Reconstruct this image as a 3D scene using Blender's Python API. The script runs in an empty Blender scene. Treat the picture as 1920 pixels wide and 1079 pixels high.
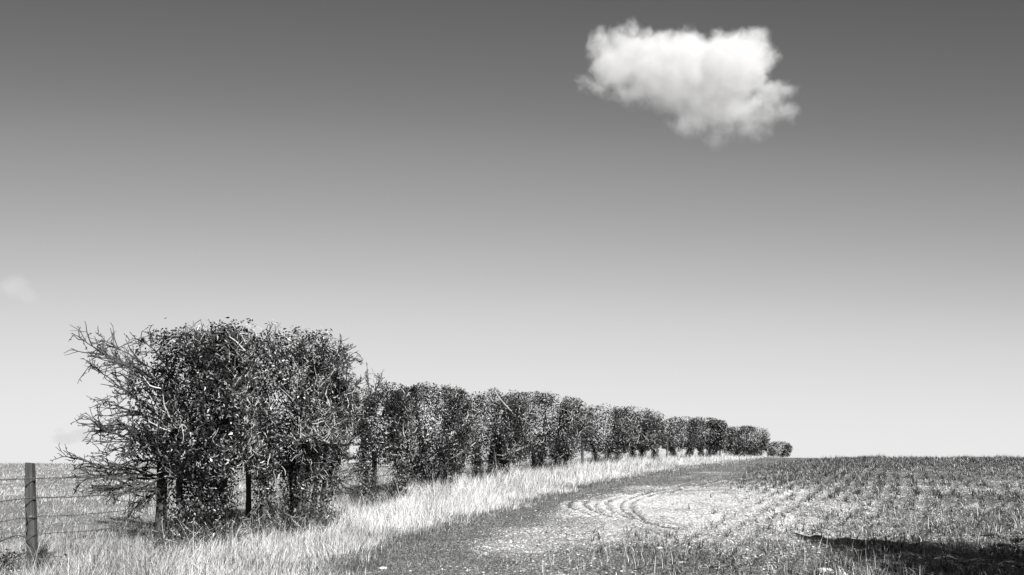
import bpy, math, random
import numpy as np
from mathutils import Vector, Matrix, Euler

SC = bpy.context.scene
COL = SC.collection
rng = np.random.default_rng(7)

# ------------------------------------------------------------------ camera
W0, H0 = 1920.0, 1079.0
FPX = 1493.0
EYE = 1.5
PITCH = 0.0                                  # level camera, frame shifted upward (verticals stay upright)
EYE_ROW = 870.0                              # photo row of the eye level
cam_d = bpy.data.cameras.new("camera")
cam_d.sensor_width = 36.0
cam_d.lens = FPX / W0 * 36.0
cam_d.shift_y = (EYE_ROW - H0 / 2) / W0
cam_d.clip_start = 0.05
cam_d.clip_end = 20000
cam = bpy.data.objects.new("camera", cam_d)
cam.location = (0, 0, EYE)
cam.rotation_euler = (math.radians(90) + PITCH, 0, 0)
COL.objects.link(cam)
SC.camera = cam

# ------------------------------------------------------------------ sun, sky, exposure
SUN_EL = math.radians(31)
SUN_DIR = np.array([0.43, -0.90])                 # where the sun stands, seen from above
SUN_DIR = SUN_DIR / np.linalg.norm(SUN_DIR)
sun_d = bpy.data.lights.new("sun", 'SUN')
sun_d.energy = 5.0
sun_d.angle = math.radians(0.5)
sun_d.color = (1.0, 0.99, 0.98)
sun = bpy.data.objects.new("sun", sun_d)
v = Vector((SUN_DIR[0] * math.cos(SUN_EL), SUN_DIR[1] * math.cos(SUN_EL), math.sin(SUN_EL)))
sun.rotation_euler = v.to_track_quat('Z', 'Y').to_euler()
sun.location = (20, -20, 30)
COL.objects.link(sun)

SC.view_settings.view_transform = 'Standard'
SC.view_settings.look = 'None'
SC.view_settings.gamma = 1
SC.view_settings.exposure = 2.0
SC.view_settings.use_curve_mapping = False

world = bpy.data.worlds.new("World")
SC.world = world
world.use_nodes = True
nt = world.node_tree
nt.nodes.clear()
wo = nt.nodes.new('ShaderNodeOutputWorld')
bg = nt.nodes.new('ShaderNodeBackground')
sky = nt.nodes.new('ShaderNodeTexSky')
sky.sky_type = 'NISHITA'
sky.sun_disc = False
sky.sun_elevation = SUN_EL
sky.sun_rotation = math.atan2(SUN_DIR[0], SUN_DIR[1])
sky.altitude = 100
sky.air_density = 1.0
sky.dust_density = 1.6
sky.ozone_density = 1.0
# black-and-white film behind a deep red filter: only the red light of the sky counts,
# and the film's contrast curve steepens it
sky.dust_density = 1.0
tcw = nt.nodes.new('ShaderNodeTexCoord')
vsc = nt.nodes.new('ShaderNodeVectorMath'); vsc.operation = 'MULTIPLY_ADD'
vsc.inputs[1].default_value = (0.4, 1, 1)
vsc.inputs[2].default_value = (0, 0, 0.05)
vno = nt.nodes.new('ShaderNodeVectorMath'); vno.operation = 'NORMALIZE'
sep = nt.nodes.new('ShaderNodeSeparateColor')
dv = nt.nodes.new('ShaderNodeMath'); dv.operation = 'MULTIPLY'; dv.inputs[1].default_value = 1 / 8.0
fc = nt.nodes.new('ShaderNodeFloatCurve')
gain = nt.nodes.new('ShaderNodeMath'); gain.operation = 'MULTIPLY'; gain.inputs[1].default_value = 5.0
bg.inputs['Strength'].default_value = 0.05
SKY_CURVE = [(0.0, 0.0), (0.97, .095), (1.07, .122), (1.36, .209), (1.56, .29), (1.85, .385), (2.3, .52), (2.9, .66), (3.7, .75), (4.55, .80), (5.5, .82)]
cv = fc.mapping.curves[0]
cv.points[0].location = (0, 0)
cv.points[1].location = (1, .8)
for a, b in SKY_CURVE[1:]:
    cv.points.new(a / 8.0, b)
fc.mapping.update()
L = nt.links.new
L(tcw.outputs['Generated'], vsc.inputs[0]); L(vsc.outputs[0], vno.inputs[0]); L(vno.outputs[0], sky.inputs[0])
L(sky.outputs[0], sep.inputs[0]); L(sep.outputs[0], dv.inputs[0]); L(dv.outputs[0], fc.inputs['Value'])
L(fc.outputs[0], gain.inputs[0]); L(gain.outputs[0], bg.inputs['Color']); L(bg.outputs[0], wo.inputs['Surface'])

# =================================================================== helpers
CP, SP = math.cos(PITCH), math.sin(PITCH)


def P(px, py, d):
    """World point seen at photo pixel (px,py), d metres ahead (world Y)."""
    u = (px - W0 / 2) / FPX
    w = (EYE_ROW - py) / FPX
    y = CP - w * SP
    z = SP + w * CP
    return np.array([u * d / y, d, EYE + z * d / y])


def hash3(ix, iy, iz, seed):
    n = (ix * 374761393 + iy * 668265263 + iz * 2147483647 + seed * 1274126177) & 0xFFFFFFFF
    n = (n ^ (n >> 13)) * 1274126177 & 0xFFFFFFFF
    n = n ^ (n >> 16)
    return (n & 0xFFFF) / 65535.0


def vnoise(p, seed=0):
    """value noise, p (N,2 or 3) -> 0..1"""
    p = np.asarray(p, float)
    if p.shape[1] == 2:
        p = np.c_[p, np.zeros(len(p))]
    i = np.floor(p).astype(np.int64)
    f = p - i
    f = f * f * (3 - 2 * f)
    r = 0
    for dx in (0, 1):
        for dy in (0, 1):
            for dz in (0, 1):
                w = (f[:, 0] if dx else 1 - f[:, 0]) * (f[:, 1] if dy else 1 - f[:, 1]) * (f[:, 2] if dz else 1 - f[:, 2])
                r = r + w * hash3(i[:, 0] + dx, i[:, 1] + dy, i[:, 2] + dz, seed)
    return r


def fbm(p, seed=0, octs=4):
    p = np.asarray(p, float)
    r, a, t = 0, 1.0, 0
    for k in range(octs):
        r = r + a * vnoise(p * 2 ** k + 17.3 * k, seed + k)
        t += a
        a *= .5
    return r / t


def sstep(x, a, b):
    t = np.clip((x - a) / (b - a), 0, 1)
    return t * t * (3 - 2 * t)


def make_mesh(name, verts, quads=None, tris=None, mats=(), attrs=None, smooth=False):
    me = bpy.data.meshes.new(name)
    verts = np.asarray(verts, np.float32)
    nq = 0 if quads is None else len(quads)
    ntr = 0 if tris is None else len(tris)
    parts, starts, tot = [], [], []
    if nq:
        parts.append(np.asarray(quads, np.int32).ravel())
    if ntr:
        parts.append(np.asarray(tris, np.int32).ravel())
    loops = np.concatenate(parts)
    ls = np.concatenate([np.arange(nq) * 4, nq * 4 + np.arange(ntr) * 3]).astype(np.int32)
    me.vertices.add(len(verts))
    me.vertices.foreach_set('co', verts.ravel())
    me.loops.add(len(loops))
    me.loops.foreach_set('vertex_index', loops)
    me.polygons.add(nq + ntr)
    me.polygons.foreach_set('loop_start', ls)
    me.update(calc_edges=True)
    me.polygons.foreach_set('use_smooth', np.full(nq + ntr, smooth))
    for k, a in (attrs or {}).items():
        at = me.attributes.new(k, 'FLOAT', 'POINT')
        at.data.foreach_set('value', np.asarray(a, np.float32))
    for m in mats:
        me.materials.append(m)
    return me


def link(name, me, parent=None, loc=None):
    o = bpy.data.objects.new(name, me)
    COL.objects.link(o)
    if parent is not None:
        o.parent = parent
    if loc is not None:
        o.location = loc
    return o


def tag(o, label=None, cat=None, group=None, kind=None):
    if label: o['label'] = label
    if cat: o['category'] = cat
    if group: o['group'] = group
    if kind: o['kind'] = kind
    return o


class Geo:
    """collects vertices/quads/tris/attributes of one mesh"""
    def __init__(s):
        s.v, s.q, s.t, s.a, s.n = [], [], [], [], 0

    def add(s, v, q=None, t=None, a=None):
        v = np.asarray(v, float).reshape(-1, 3)
        if q is not None and len(q): s.q.append(np.asarray(q) + s.n)
        if t is not None and len(t): s.t.append(np.asarray(t) + s.n)
        s.v.append(v)
        s.a.append(np.full(len(v), .5) if a is None else np.broadcast_to(a, (len(v),)))
        s.n += len(v)

    def build(s, name, mat, parent=None, loc=None, smooth=False):
        if not s.v: return None
        me = make_mesh(name, np.concatenate(s.v), np.concatenate(s.q) if s.q else None,
                       np.concatenate(s.t) if s.t else None, [mat], {'shade': np.concatenate(s.a)}, smooth)
        return link(name, me, parent, loc)


def tubes(Pn, R, sides=4, shade=None):
    """Pn (N,K,3) polylines, R (N,K) radii -> verts, quads, attr"""
    N, K, _ = Pn.shape
    T = np.empty_like(Pn)
    T[:, 1:-1] = Pn[:, 2:] - Pn[:, :-2]
    T[:, 0] = Pn[:, 1] - Pn[:, 0]
    T[:, -1] = Pn[:, -1] - Pn[:, -2]
    T /= np.linalg.norm(T, axis=2, keepdims=True) + 1e-9
    ref = np.array([.31, .17, .93])
    A = np.cross(T, ref)
    A /= np.linalg.norm(A, axis=2, keepdims=True) + 1e-6
    B = np.cross(T, A)
    ang = np.arange(sides) * 2 * np.pi / sides
    V = (Pn[:, :, None, :] + R[:, :, None, None] * (A[:, :, None, :] * np.cos(ang)[None, None, :, None] + B[:, :, None, :] * np.sin(ang)[None, None, :, None]))
    V = V.reshape(-1, 3)
    idx = np.arange(N * K * sides).reshape(N, K, sides)
    nx = np.roll(idx, -1, axis=2)
    Q = np.stack([idx[:, :-1], nx[:, :-1], nx[:, 1:], idx[:, 1:]], axis=-1).reshape(-1, 4)
    a = None
    if shade is not None:
        a = np.repeat(shade, K * sides)
    return V, Q, a


# =================================================================== materials
def new_mat(name):
    m = bpy.data.materials.new(name)
    m.use_nodes = True
    m.node_tree.nodes.clear()
    return m, m.node_tree


def node(t, kind, **kw):
    n = t.nodes.new(kind)
    for k, val in kw.items():
        setattr(n, k, val)
    return n


def math_n(t, op, a, b=None, c=None, clamp=False):
    n = node(t, 'ShaderNodeMath', operation=op, use_clamp=clamp)
    for i, x in enumerate((a, b, c)):
        if x is None: continue
        if isinstance(x, (int, float)): n.inputs[i].default_value = x
        else: t.links.new(x, n.inputs[i])
    return n.outputs[0]


def ramp(t, fac, pts, interp='LINEAR'):
    r = node(t, 'ShaderNodeValToRGB')
    r.color_ramp.interpolation = interp
    el = r.color_ramp.elements
    while len(el) > 1: el.remove(el[-1])
    el[0].position = pts[0][0]; el[0].color = (pts[0][1],) * 3 + (1,)
    for p_, c in pts[1:]:
        e = el.new(p_); e.color = (c, c, c, 1)
    t.links.new(fac, r.inputs[0])
    return r.outputs[0]


def noise_n(t, vec, scale, detail=4, rough=.55, dist=0.0):
    n = node(t, 'ShaderNodeTexNoise')
    n.inputs['Scale'].default_value = scale
    n.inputs['Detail'].default_value = detail
    n.inputs['Roughness'].default_value = rough
    n.inputs['Distortion'].default_value = dist
    t.links.new(vec, n.inputs['Vector'])
    return n.outputs['Fac']


def attr_n(t, name):
    return node(t, 'ShaderNodeAttribute', attribute_name=name).outputs['Fac']


def mixf(t, f, a, b):
    n = node(t, 'ShaderNodeMix', data_type='FLOAT')
    for i, x in ((0, f), (2, a), (3, b)):
        if isinstance(x, (int, float)): n.inputs[i].default_value = x
        else: t.links.new(x, n.inputs[i])
    return n.outputs[0]


def blade_mat(name, pts, trans=.25, rough=.6, spec=.3):
    """leaves and grass: value from the per-leaf 'shade', some light through the blade"""
    m, t = new_mat(name)
    col = ramp(t, attr_n(t, 'shade'), pts)
    b = node(t, 'ShaderNodeBsdfPrincipled')
    b.inputs['Roughness'].default_value = rough
    b.inputs['Specular IOR Level'].default_value = spec
    t.links.new(col, b.inputs['Base Color'])
    tr = node(t, 'ShaderNodeBsdfTranslucent')
    t.links.new(col, tr.inputs['Color'])
    mx = node(t, 'ShaderNodeMixShader')
    mx.inputs[0].default_value = trans
    t.links.new(b.outputs[0], mx.inputs[1]); t.links.new(tr.outputs[0], mx.inputs[2])
    o = node(t, 'ShaderNodeOutputMaterial')
    t.links.new(mx.outputs[0], o.inputs['Surface'])
    return m


M_STRAW = blade_mat('dry_grass', [(0, .015), (.28, .06), (.5, .28), (1, .46)], .28, .6)
M_PASTURE = blade_mat('pasture_grass', [(0, .03), (.45, .11), (1, .32)], .25, .6)
M_CEREAL = blade_mat('cereal_leaf', [(0, .005), (.45, .016), (.7, .12), (1, .32)], .2, .5, .3)
M_WEED = blade_mat('track_grass', [(0, .015), (.5, .05), (.8, .12), (1, .32)], .2, .5, .3)
M_IVY = blade_mat('ivy_leaf', [(0, .002), (.60, .004), (.79, .045), (1, .18)], .05, .42, .4)


def bark_mat(name, lo, hi, sc):
    m, t = new_mat(name)
    tc = node(t, 'ShaderNodeTexCoord')
    n = noise_n(t, tc.outputs['Object'], sc, 4, .65)
    s_ = attr_n(t, 'shade')
    f = math_n(t, 'ADD', math_n(t, 'MULTIPLY', n, .7), math_n(t, 'MULTIPLY', s_, .5))
    col = ramp(t, f, [(.35, lo), (.56, lo * 1.6), (.68, hi * .5), (.85, hi)])
    b = node(t, 'ShaderNodeBsdfPrincipled')
    b.inputs['Roughness'].default_value = .75
    t.links.new(col, b.inputs['Base Color'])
    bp = node(t, 'ShaderNodeBump'); bp.inputs['Strength'].default_value = .6; bp.inputs['Distance'].default_value = .01
    t.links.new(n, bp.inputs['Height']); t.links.new(bp.outputs[0], b.inputs['Normal'])
    o = node(t, 'ShaderNodeOutputMaterial')
    t.links.new(b.outputs[0], o.inputs['Surface'])
    return m


M_BARK = bark_mat('hawthorn_bark', .012, .09, 30)
M_TWIG = bark_mat('hawthorn_twig', .004, .22, 9)
M_DARKTWIG = bark_mat('dark_twig', .006, .022, 9)  # darker bark tone for the unclipped side branches


def wood_mat():
    m, t = new_mat('weathered_post_wood')
    tc = node(t, 'ShaderNodeTexCoord')
    mp = node(t, 'ShaderNodeMapping'); mp.inputs['Scale'].default_value = (30, 30, 2.2)
    t.links.new(tc.outputs['Object'], mp.inputs[0])
    n = noise_n(t, mp.outputs[0], 1.6, 6, .65, .4)
    n2 = noise_n(t, tc.outputs['Object'], 5, 3, .6)
    mp2 = node(t, 'ShaderNodeMapping'); mp2.inputs['Scale'].default_value = (70, 70, 1.1)
    t.links.new(tc.outputs['Object'], mp2.inputs[0])
    crack = noise_n(t, mp2.outputs[0], 1, 2, .5)
    f = math_n(t, 'ADD', math_n(t, 'MULTIPLY', n, .6), math_n(t, 'MULTIPLY', n2, .4))
    col = ramp(t, f, [(.3, .004), (.5, .011), (.7, .03)])
    ck = ramp(t, crack, [(.34, .15), (.42, 1.0)])
    mu = node(t, 'ShaderNodeMix', data_type='RGBA', blend_type='MULTIPLY'); mu.inputs[0].default_value = 1
    t.links.new(col, mu.inputs[6]); t.links.new(ck, mu.inputs[7])
    b = node(t, 'ShaderNodeBsdfPrincipled'); b.inputs['Roughness'].default_value = .85
    t.links.new(mu.outputs[2], b.inputs['Base Color'])
    bp = node(t, 'ShaderNodeBump'); bp.inputs['Strength'].default_value = .7; bp.inputs['Distance'].default_value = .008
    t.links.new(math_n(t, 'ADD', n, ck), bp.inputs['Height']); t.links.new(bp.outputs[0], b.inputs['Normal'])
    o = node(t, 'ShaderNodeOutputMaterial'); t.links.new(b.outputs[0], o.inputs['Surface'])
    return m


M_POST = wood_mat()


def plain_mat(name, pts, sc, rough=.8, metal=0.0, bump=.4, dist=.01):
    m, t = new_mat(name)
    tc = node(t, 'ShaderNodeTexCoord')
    n = noise_n(t, tc.outputs['Object'], sc, 5, .6)
    b = node(t, 'ShaderNodeBsdfPrincipled')
    b.inputs['Roughness'].default_value = rough; b.inputs['Metallic'].default_value = metal
    t.links.new(ramp(t, n, pts), b.inputs['Base Color'])
    bp = node(t, 'ShaderNodeBump'); bp.inputs['Strength'].default_value = bump; bp.inputs['Distance'].default_value = dist
    t.links.new(n, bp.inputs['Height']); t.links.new(bp.outputs[0], b.inputs['Normal'])
    o = node(t, 'ShaderNodeOutputMaterial'); t.links.new(b.outputs[0], o.inputs['Surface'])
    return m


M_WIRE = plain_mat('rusty_wire', [(.3, .006), (.7, .02)], 60, .8, .0)
M_FLINT = plain_mat('chalk_flint', [(.3, .16), (.5, .28), (.7, .40)], 25, .8)


def ground_mat(name):
    """soil, short grass and broken chalk; 'chalk' and 'green' say how much of each lies where"""
    m, t = new_mat(name)
    geo = node(t, 'ShaderNodeNewGeometry')
    pos = geo.outputs['Position']
    mp = node(t, 'ShaderNodeMapping'); mp.inputs['Scale'].default_value = (1, 1, .3)
    t.links.new(pos, mp.inputs[0]); pos = mp.outputs[0]
    chalk, green = attr_n(t, 'chalk'), attr_n(t, 'green')
    n_fine = noise_n(t, pos, 26, 5, .7)
    n_mid = noise_n(t, pos, 5, 4, .65)
    soil = math_n(t, 'MULTIPLY', ramp(t, n_fine, [(.40, .003), (.50, .03), (.59, .17)]),
                  math_n(t, 'ADD', .55, math_n(t, 'MULTIPLY', n_mid, .9)))
    # fragments of chalk and flint at two sizes
    def frags(scale, lo, seed):
        vo = node(t, 'ShaderNodeTexVoronoi'); vo.inputs['Scale'].default_value = scale
        vo.inputs['Randomness'].default_value = 1
        t.links.new(pos, vo.inputs['Vector'])
        sp = node(t, 'ShaderNodeSeparateColor'); t.links.new(vo.outputs['Color'], sp.inputs[0])
        amt = math_n(t, 'ADD', math_n(t, 'MULTIPLY', chalk, .92), lo)
        on = math_n(t, 'LESS_THAN', sp.outputs[0], amt)
        core = math_n(t, 'LESS_THAN', vo.outputs['Distance'], math_n(t, 'ADD', .28, math_n(t, 'MULTIPLY', sp.outputs[1], .34)))
        return math_n(t, 'MULTIPLY', on, core), sp.outputs[2]
    f1, v1 = frags(30, -.06, 0)
    clod = noise_n(t, pos, 19, 9, .82, .6)
    f3 = math_n(t, 'MULTIPLY', math_n(t, 'SUBTRACT', clod, math_n(t, 'SUBTRACT', .63, math_n(t, 'MULTIPLY', chalk, .19))), 34, None, True)
    f1 = math_n(t, 'MAXIMUM', f1, f3)
    f2, v2 = frags(62, -.02, 1)
    f = math_n(t, 'MAXIMUM', f1, f2)
    patch = noise_n(t, pos, 1.9, 4, .6)
    sheet = math_n(t, 'MULTIPLY', math_n(t, 'SUBTRACT', math_n(t, 'ADD', patch, math_n(t, 'MULTIPLY', n_fine, .5)), .62), 5, None, True)
    sheet = math_n(t, 'MULTIPLY', sheet, math_n(t, 'MULTIPLY', math_n(t, 'SUBTRACT', chalk, .32), 1.9, None, True))
    stone = math_n(t, 'ADD', .17, math_n(t, 'MULTIPLY', v1, .38))
    stone = math_n(t, 'MULTIPLY', stone, math_n(t, 'ADD', .55, math_n(t, 'MULTIPLY', n_fine, .8)))
    a = mixf(t, math_n(t, 'MAXIMUM', f, sheet), soil, stone)
    # thin cover of grass
    mg = node(t, 'ShaderNodeMapping'); mg.inputs['Scale'].default_value = (34, 34, 34)
    t.links.new(pos, mg.inputs[0])
    gn = noise_n(t, mg.outputs[0], 1.0, 6, .75, .8)
    gcol = ramp(t, gn, [(.40, .005), (.5, .05), (.60, .28)])
    gm = noise_n(t, pos, 3.1, 5, .7)
    gmask = math_n(t, 'MULTIPLY', math_n(t, 'SUBTRACT', math_n(t, 'ADD', gm, math_n(t, 'MULTIPLY', green, .75)), .78), 6, None, True)
    a = mixf(t, gmask, a, gcol)
    b = node(t, 'ShaderNodeBsdfPrincipled'); b.inputs['Roughness'].default_value = .9
    b.inputs['Specular IOR Level'].default_value = .2
    cc = node(t, 'ShaderNodeCombineColor')
    for i in range(3): t.links.new(a, cc.inputs[i])
    t.links.new(cc.outputs[0], b.inputs['Base Color'])
    bp = node(t, 'ShaderNodeBump'); bp.inputs['Strength'].default_value = 1.0; bp.inputs['Distance'].default_value = .05
    hgt = math_n(t, 'ADD', math_n(t, 'MULTIPLY', n_fine, 1.0), math_n(t, 'MULTIPLY', f, .5))
    t.links.new(hgt, bp.inputs['Height']); t.links.new(bp.outputs[0], b.inputs['Normal'])
    o = node(t, 'ShaderNodeOutputMaterial'); t.links.new(b.outputs[0], o.inputs['Surface'])
    return m


M_GROUND = ground_mat('chalk_soil')

# =================================================================== terrain
def ctl():
    c = [(0, 0, 0), (-6, 0, .05), (6, 0, 0), (0, -15, -.2), (-20, -15, -.2), (20, -15, -.2), (-6, 5, .12), (5, 5, .08), (0, 8, .1),
         (15, 3, .1), (30, 3, .1), (-15, 5, .1)]
    px = [(62, 1076, 10), (300, 1036, 12.3), (370, 1036, 12.2), (560, 1000, 14.2), (703, 950, 20), (810, 928, 22.5), (930, 904, 27),
          (1030, 890, 31), (1140, 876, 39), (1205, 868, 43), (1270, 864, 52), (1330, 862, 58), (1395, 859, 76), (1460, 861, 105),
          (640, 869, 85), (500, 885, 45), (300, 869, 85), (60, 869.5, 80), (-200, 869.5, 80), (100, 910, 32), (200, 948, 20), (640, 900, 32), (-200, 930, 25),
          (1200, 955, 15.8), (1000, 1000, 12.8), (1300, 905, 24), (1400, 872, 46), (1500, 864, 62), (1600, 865, 60), (1700, 864.5, 60), (1850, 863, 60),
          (2050, 863, 60), (1483, 1000, 13.8), (1900, 1035, 11), (1700, 950, 16.5), (1900, 910, 22), (1500, 905, 24), (1700, 880, 33),
          (1920, 872, 40), (2200, 870, 40)]
    for x, y, d in px:
        c.append(tuple(P(x, y, d)))
    c += [(0, 170, 1.6), (60, 170, 1.2), (-60, 140, .3), (30, 230, -1), (-60, 230, -2), (110, 140, .8), (65, 95, 1.75), (-110, 60, .6), (90, 50, 1.5), (130, 230, -2), (35, 90, 2.0), (48, 85, 1.9)]
    return np.array(c, float)


_C = ctl()


def _tps_k(r2):
    return r2 * np.log(np.maximum(r2, 1e-9)) * .5


def _tps_fit(C, lam=2.0):
    n = len(C)
    d2 = ((C[:, None, :2] - C[None, :, :2]) ** 2).sum(-1)
    K = _tps_k(d2) + lam * np.eye(n)
    Pm = np.c_[np.ones(n), C[:, :2]]
    A = np.zeros((n + 3, n + 3))
    A[:n, :n] = K; A[:n, n:] = Pm; A[n:, :n] = Pm.T
    return np.linalg.solve(A, np.r_[C[:, 2], np.zeros(3)])


_S = _tps_fit(_C)


def base_h(xy):
    xy = np.asarray(xy, float)
    out = np.empty(len(xy))
    for i in range(0, len(xy), 40000):
        q = xy[i:i + 40000]
        d2 = ((q[:, None] - _C[None, :, :2]) ** 2).sum(-1)
        out[i:i + 40000] = _tps_k(d2) @ _S[:-3] + _S[-3] + q @ _S[-2:]
    r = np.hypot(xy[:, 0], xy[:, 1])
    w = sstep(r, 150, 260)
    far = -2 - .012 * (r - 200)
    back = sstep(-xy[:, 1], 5, 30)
    out = out * (1 - back) + (-.3) * back
    return out * (1 - w) + far * w


def poly_x(pts):
    """curve given as world points sorted by Y -> function X(Y)"""
    a = np.array(pts)
    return lambda y: np.interp(y, a[:, 1], a[:, 0], left=None, right=None)


def gpt(px, py):
    """ground point seen at a pixel (ray march on the smooth terrain)"""
    ds = np.geomspace(6, 130, 400)
    pts = np.array([P(px, py, d) for d in ds])
    h = base_h(pts[:, :2])
    k = np.argmax(pts[:, 2] < h) if (pts[:, 2] < h).any() else len(ds) - 1
    return pts[k]


_edge = [gpt(*q) for q in [(672, 1062), (725, 1030), (819, 998), (872, 980), (975, 955), (1050, 928), (1145, 903), (1234, 889), (1312, 876), (1385, 866)]]
_edge = [np.array([-3.2, 0, 0]), np.array([-2.9, 5, 0])] + _edge + [np.array([31, 92, 0]), np.array([42, 110, 0]), np.array([80, 200, 0])]
_edge.sort(key=lambda p: p[1])
EDGE = poly_x(_edge)                       # long grass | track
_fe = [gpt(*q) for q in [(1180, 1075), (1215, 1000), (1370, 950), (1390, 915), (1420, 890), (1455, 872)]]
_fe = [np.array([1.0, 0, 0])] + _fe + [np.array([40, 90, 0]), np.array([90, 200, 0])]
_fe.sort(key=lambda p: p[1])
FEDGE = poly_x(_fe)                        # track | cereal field
FENCE_PTS = [(-6.7, 7.2), (P(57, 1076, 10)[0] + .03, 10.0), (P(300, 1034, 12.6)[0], 12.6), (P(466, 975, 15.6)[0], 15.6), (P(590, 960, 18)[0], 18.0), (P(702, 935, 20.6)[0], 20.6)]
HEDGE = poly_x([(-7.5, 0, 0), (-6.05, 10, 0), (-4.9, 12.5, 0), (-3.9, 14.5, 0), (-3.3, 20.5, 0), (-2.0, 24, 0), (-.3, 29, 0), (1.6, 33, 0), (5.0, 41, 0), (11, 53, 0), (22, 77, 0), (35, 105, 0), (75, 200, 0)])


def rut_lines():
    def zp(L_):
        return [gpt(960 + x / 4.0, 880 + y / 4.0)[:2] for x, y in L_]
    R = [zp([(1560, 60), (1420, 92), (1300, 120), (1180, 150), (1000, 190), (880, 225), (820, 260), (815, 290), (850, 325), (920, 365), (1040, 410), (1200, 450), (1400, 500)]),
         zp([(1620, 80), (1400, 125), (1190, 172), (1040, 200), (940, 235), (895, 262), (895, 290), (930, 330), (1010, 390), (1150, 425), (1330, 465)]),
         zp([(830, 215), (740, 240), (700, 262), (720, 300), (790, 335), (900, 372)]),
         zp([(640, 260), (620, 285), (680, 330), (760, 365)]),
         zp([(560, 250), (540, 275), (600, 310), (700, 350)]),
         zp([(430, 255), (430, 285), (510, 325), (610, 352)]),
         zp([(1900, 55), (1700, 75), (1500, 100), (1300, 130)])]
    return R


RUTS = rut_lines()


def rut_dist(xy):
    d = np.full(len(xy), 9.0)
    m = (np.abs(xy[:, 0]) < 16) & (xy[:, 1] > 11) & (xy[:, 1] < 50)
    if m.any() and not m.all():
        d[m] = rut_dist(xy[m])
        return d
    if not m.any():
        return d
    for R in RUTS:
        R = np.array(R)
        # resample smoothly
        tt = np.linspace(0, len(R) - 1, len(R) * 6)
        Rs = np.c_[np.interp(tt, np.arange(len(R)), R[:, 0]), np.interp(tt, np.arange(len(R)), R[:, 1])]
        for a, b in zip(Rs[:-1], Rs[1:]):
            ab = b - a
            t_ = np.clip(((xy - a) @ ab) / (ab @ ab + 1e-9), 0, 1)
            d = np.minimum(d, np.hypot(*(xy - a - t_[:, None] * ab).T))
    return d


ROW_DIR = np.array([.50, 1.0]); ROW_DIR /= np.linalg.norm(ROW_DIR)
ROW_N = np.array([ROW_DIR[1], -ROW_DIR[0]])
ROW_GAP = .42


def field_rows(xy):
    """phase across the drill rows, -0.5..0.5, 0 on the row"""
    u = xy @ ROW_N + .25 * (fbm(xy * .15, 91, 2) - .5)
    return (u / ROW_GAP) - np.round(u / ROW_GAP)


def ground_h(xy, fine=True):
    xy = np.asarray(xy, float)
    h = base_h(xy)
    if fine:
        r = np.hypot(xy[:, 0], xy[:, 1])
        k = 1 - sstep(r, 60, 110)
        fld = sstep(xy[:, 0] - FEDGE(xy[:, 1]), -.3, 1.2)
        h = h + k * (.07 * (fbm(xy * .9, 3, 3) - .5) + .05 * (fbm(xy * 5, 8, 3) - .5) * (1 + .8 * fld))
        h = h + k * fld * .02 * np.cos(2 * np.pi * field_rows(xy))
        near = (np.abs(xy[:, 0]) < 14) & (xy[:, 1] > 12) & (xy[:, 1] < 60)
        if near.any():
            d = rut_dist(xy[near])
            h[near] += -.028 * np.exp(-(d / .055) ** 2) + .02 * np.exp(-((d - .13) / .05) ** 2)
    return h


def chalk_map(xy):
    x, y = xy[:, 0], xy[:, 1]
    e, f = EDGE(y), FEDGE(y)
    c = .16 + .9 * (fbm(xy * .55, 21, 3) - .5)
    trk = sstep(x, e + .2, e + 1.2) * (1 - sstep(x, f, f + 2.5))
    c = c + .08 * trk
    # the bare chalk scald where the tractor turns
    b = gpt(1265, 945)
    q = xy - b[:2]
    g = np.exp(-((q @ ROW_N) / 2.6) ** 2 - ((q @ ROW_DIR) / 4.6) ** 2)
    c = c + .62 * g
    fld = sstep(x, f, f + 2)
    c = c + fld * (.12 - .28 * sstep(y, 24, 42)) - .15 * (1 - sstep(y, 11, 15)) * fld
    # darker grassed margin by the long grass and up to the crest
    c = c - .35 * (1 - sstep(x, e + .3, e + 2.0)) - .12 * sstep(y, 28, 40) * trk
    rd = rut_dist(xy)
    c = c - .45 * np.exp(-(rd / .045) ** 2) + .22 * np.exp(-((rd - .13) / .06) ** 2)
    c = c * (x > e)
    return np.clip(c, 0, 1)


def green_map(xy):
    x, y = xy[:, 0], xy[:, 1]
    e, f = EDGE(y), FEDGE(y)
    g = .40 + 1.0 * (fbm(xy * .7, 44, 3) - .5)
    g = g + .35 * (1 - sstep(x, e + .3, e + 1.8)) + .25 * sstep(y, 28, 40)
    b = gpt(1265, 945)
    q = xy - b[:2]
    g = g - .8 * np.exp(-((q @ ROW_N) / 2.6) ** 2 - ((q @ ROW_DIR) / 4.6) ** 2)
    g = np.where(x < e, 1.0, g)
    return np.clip(g, 0, 1)


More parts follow.
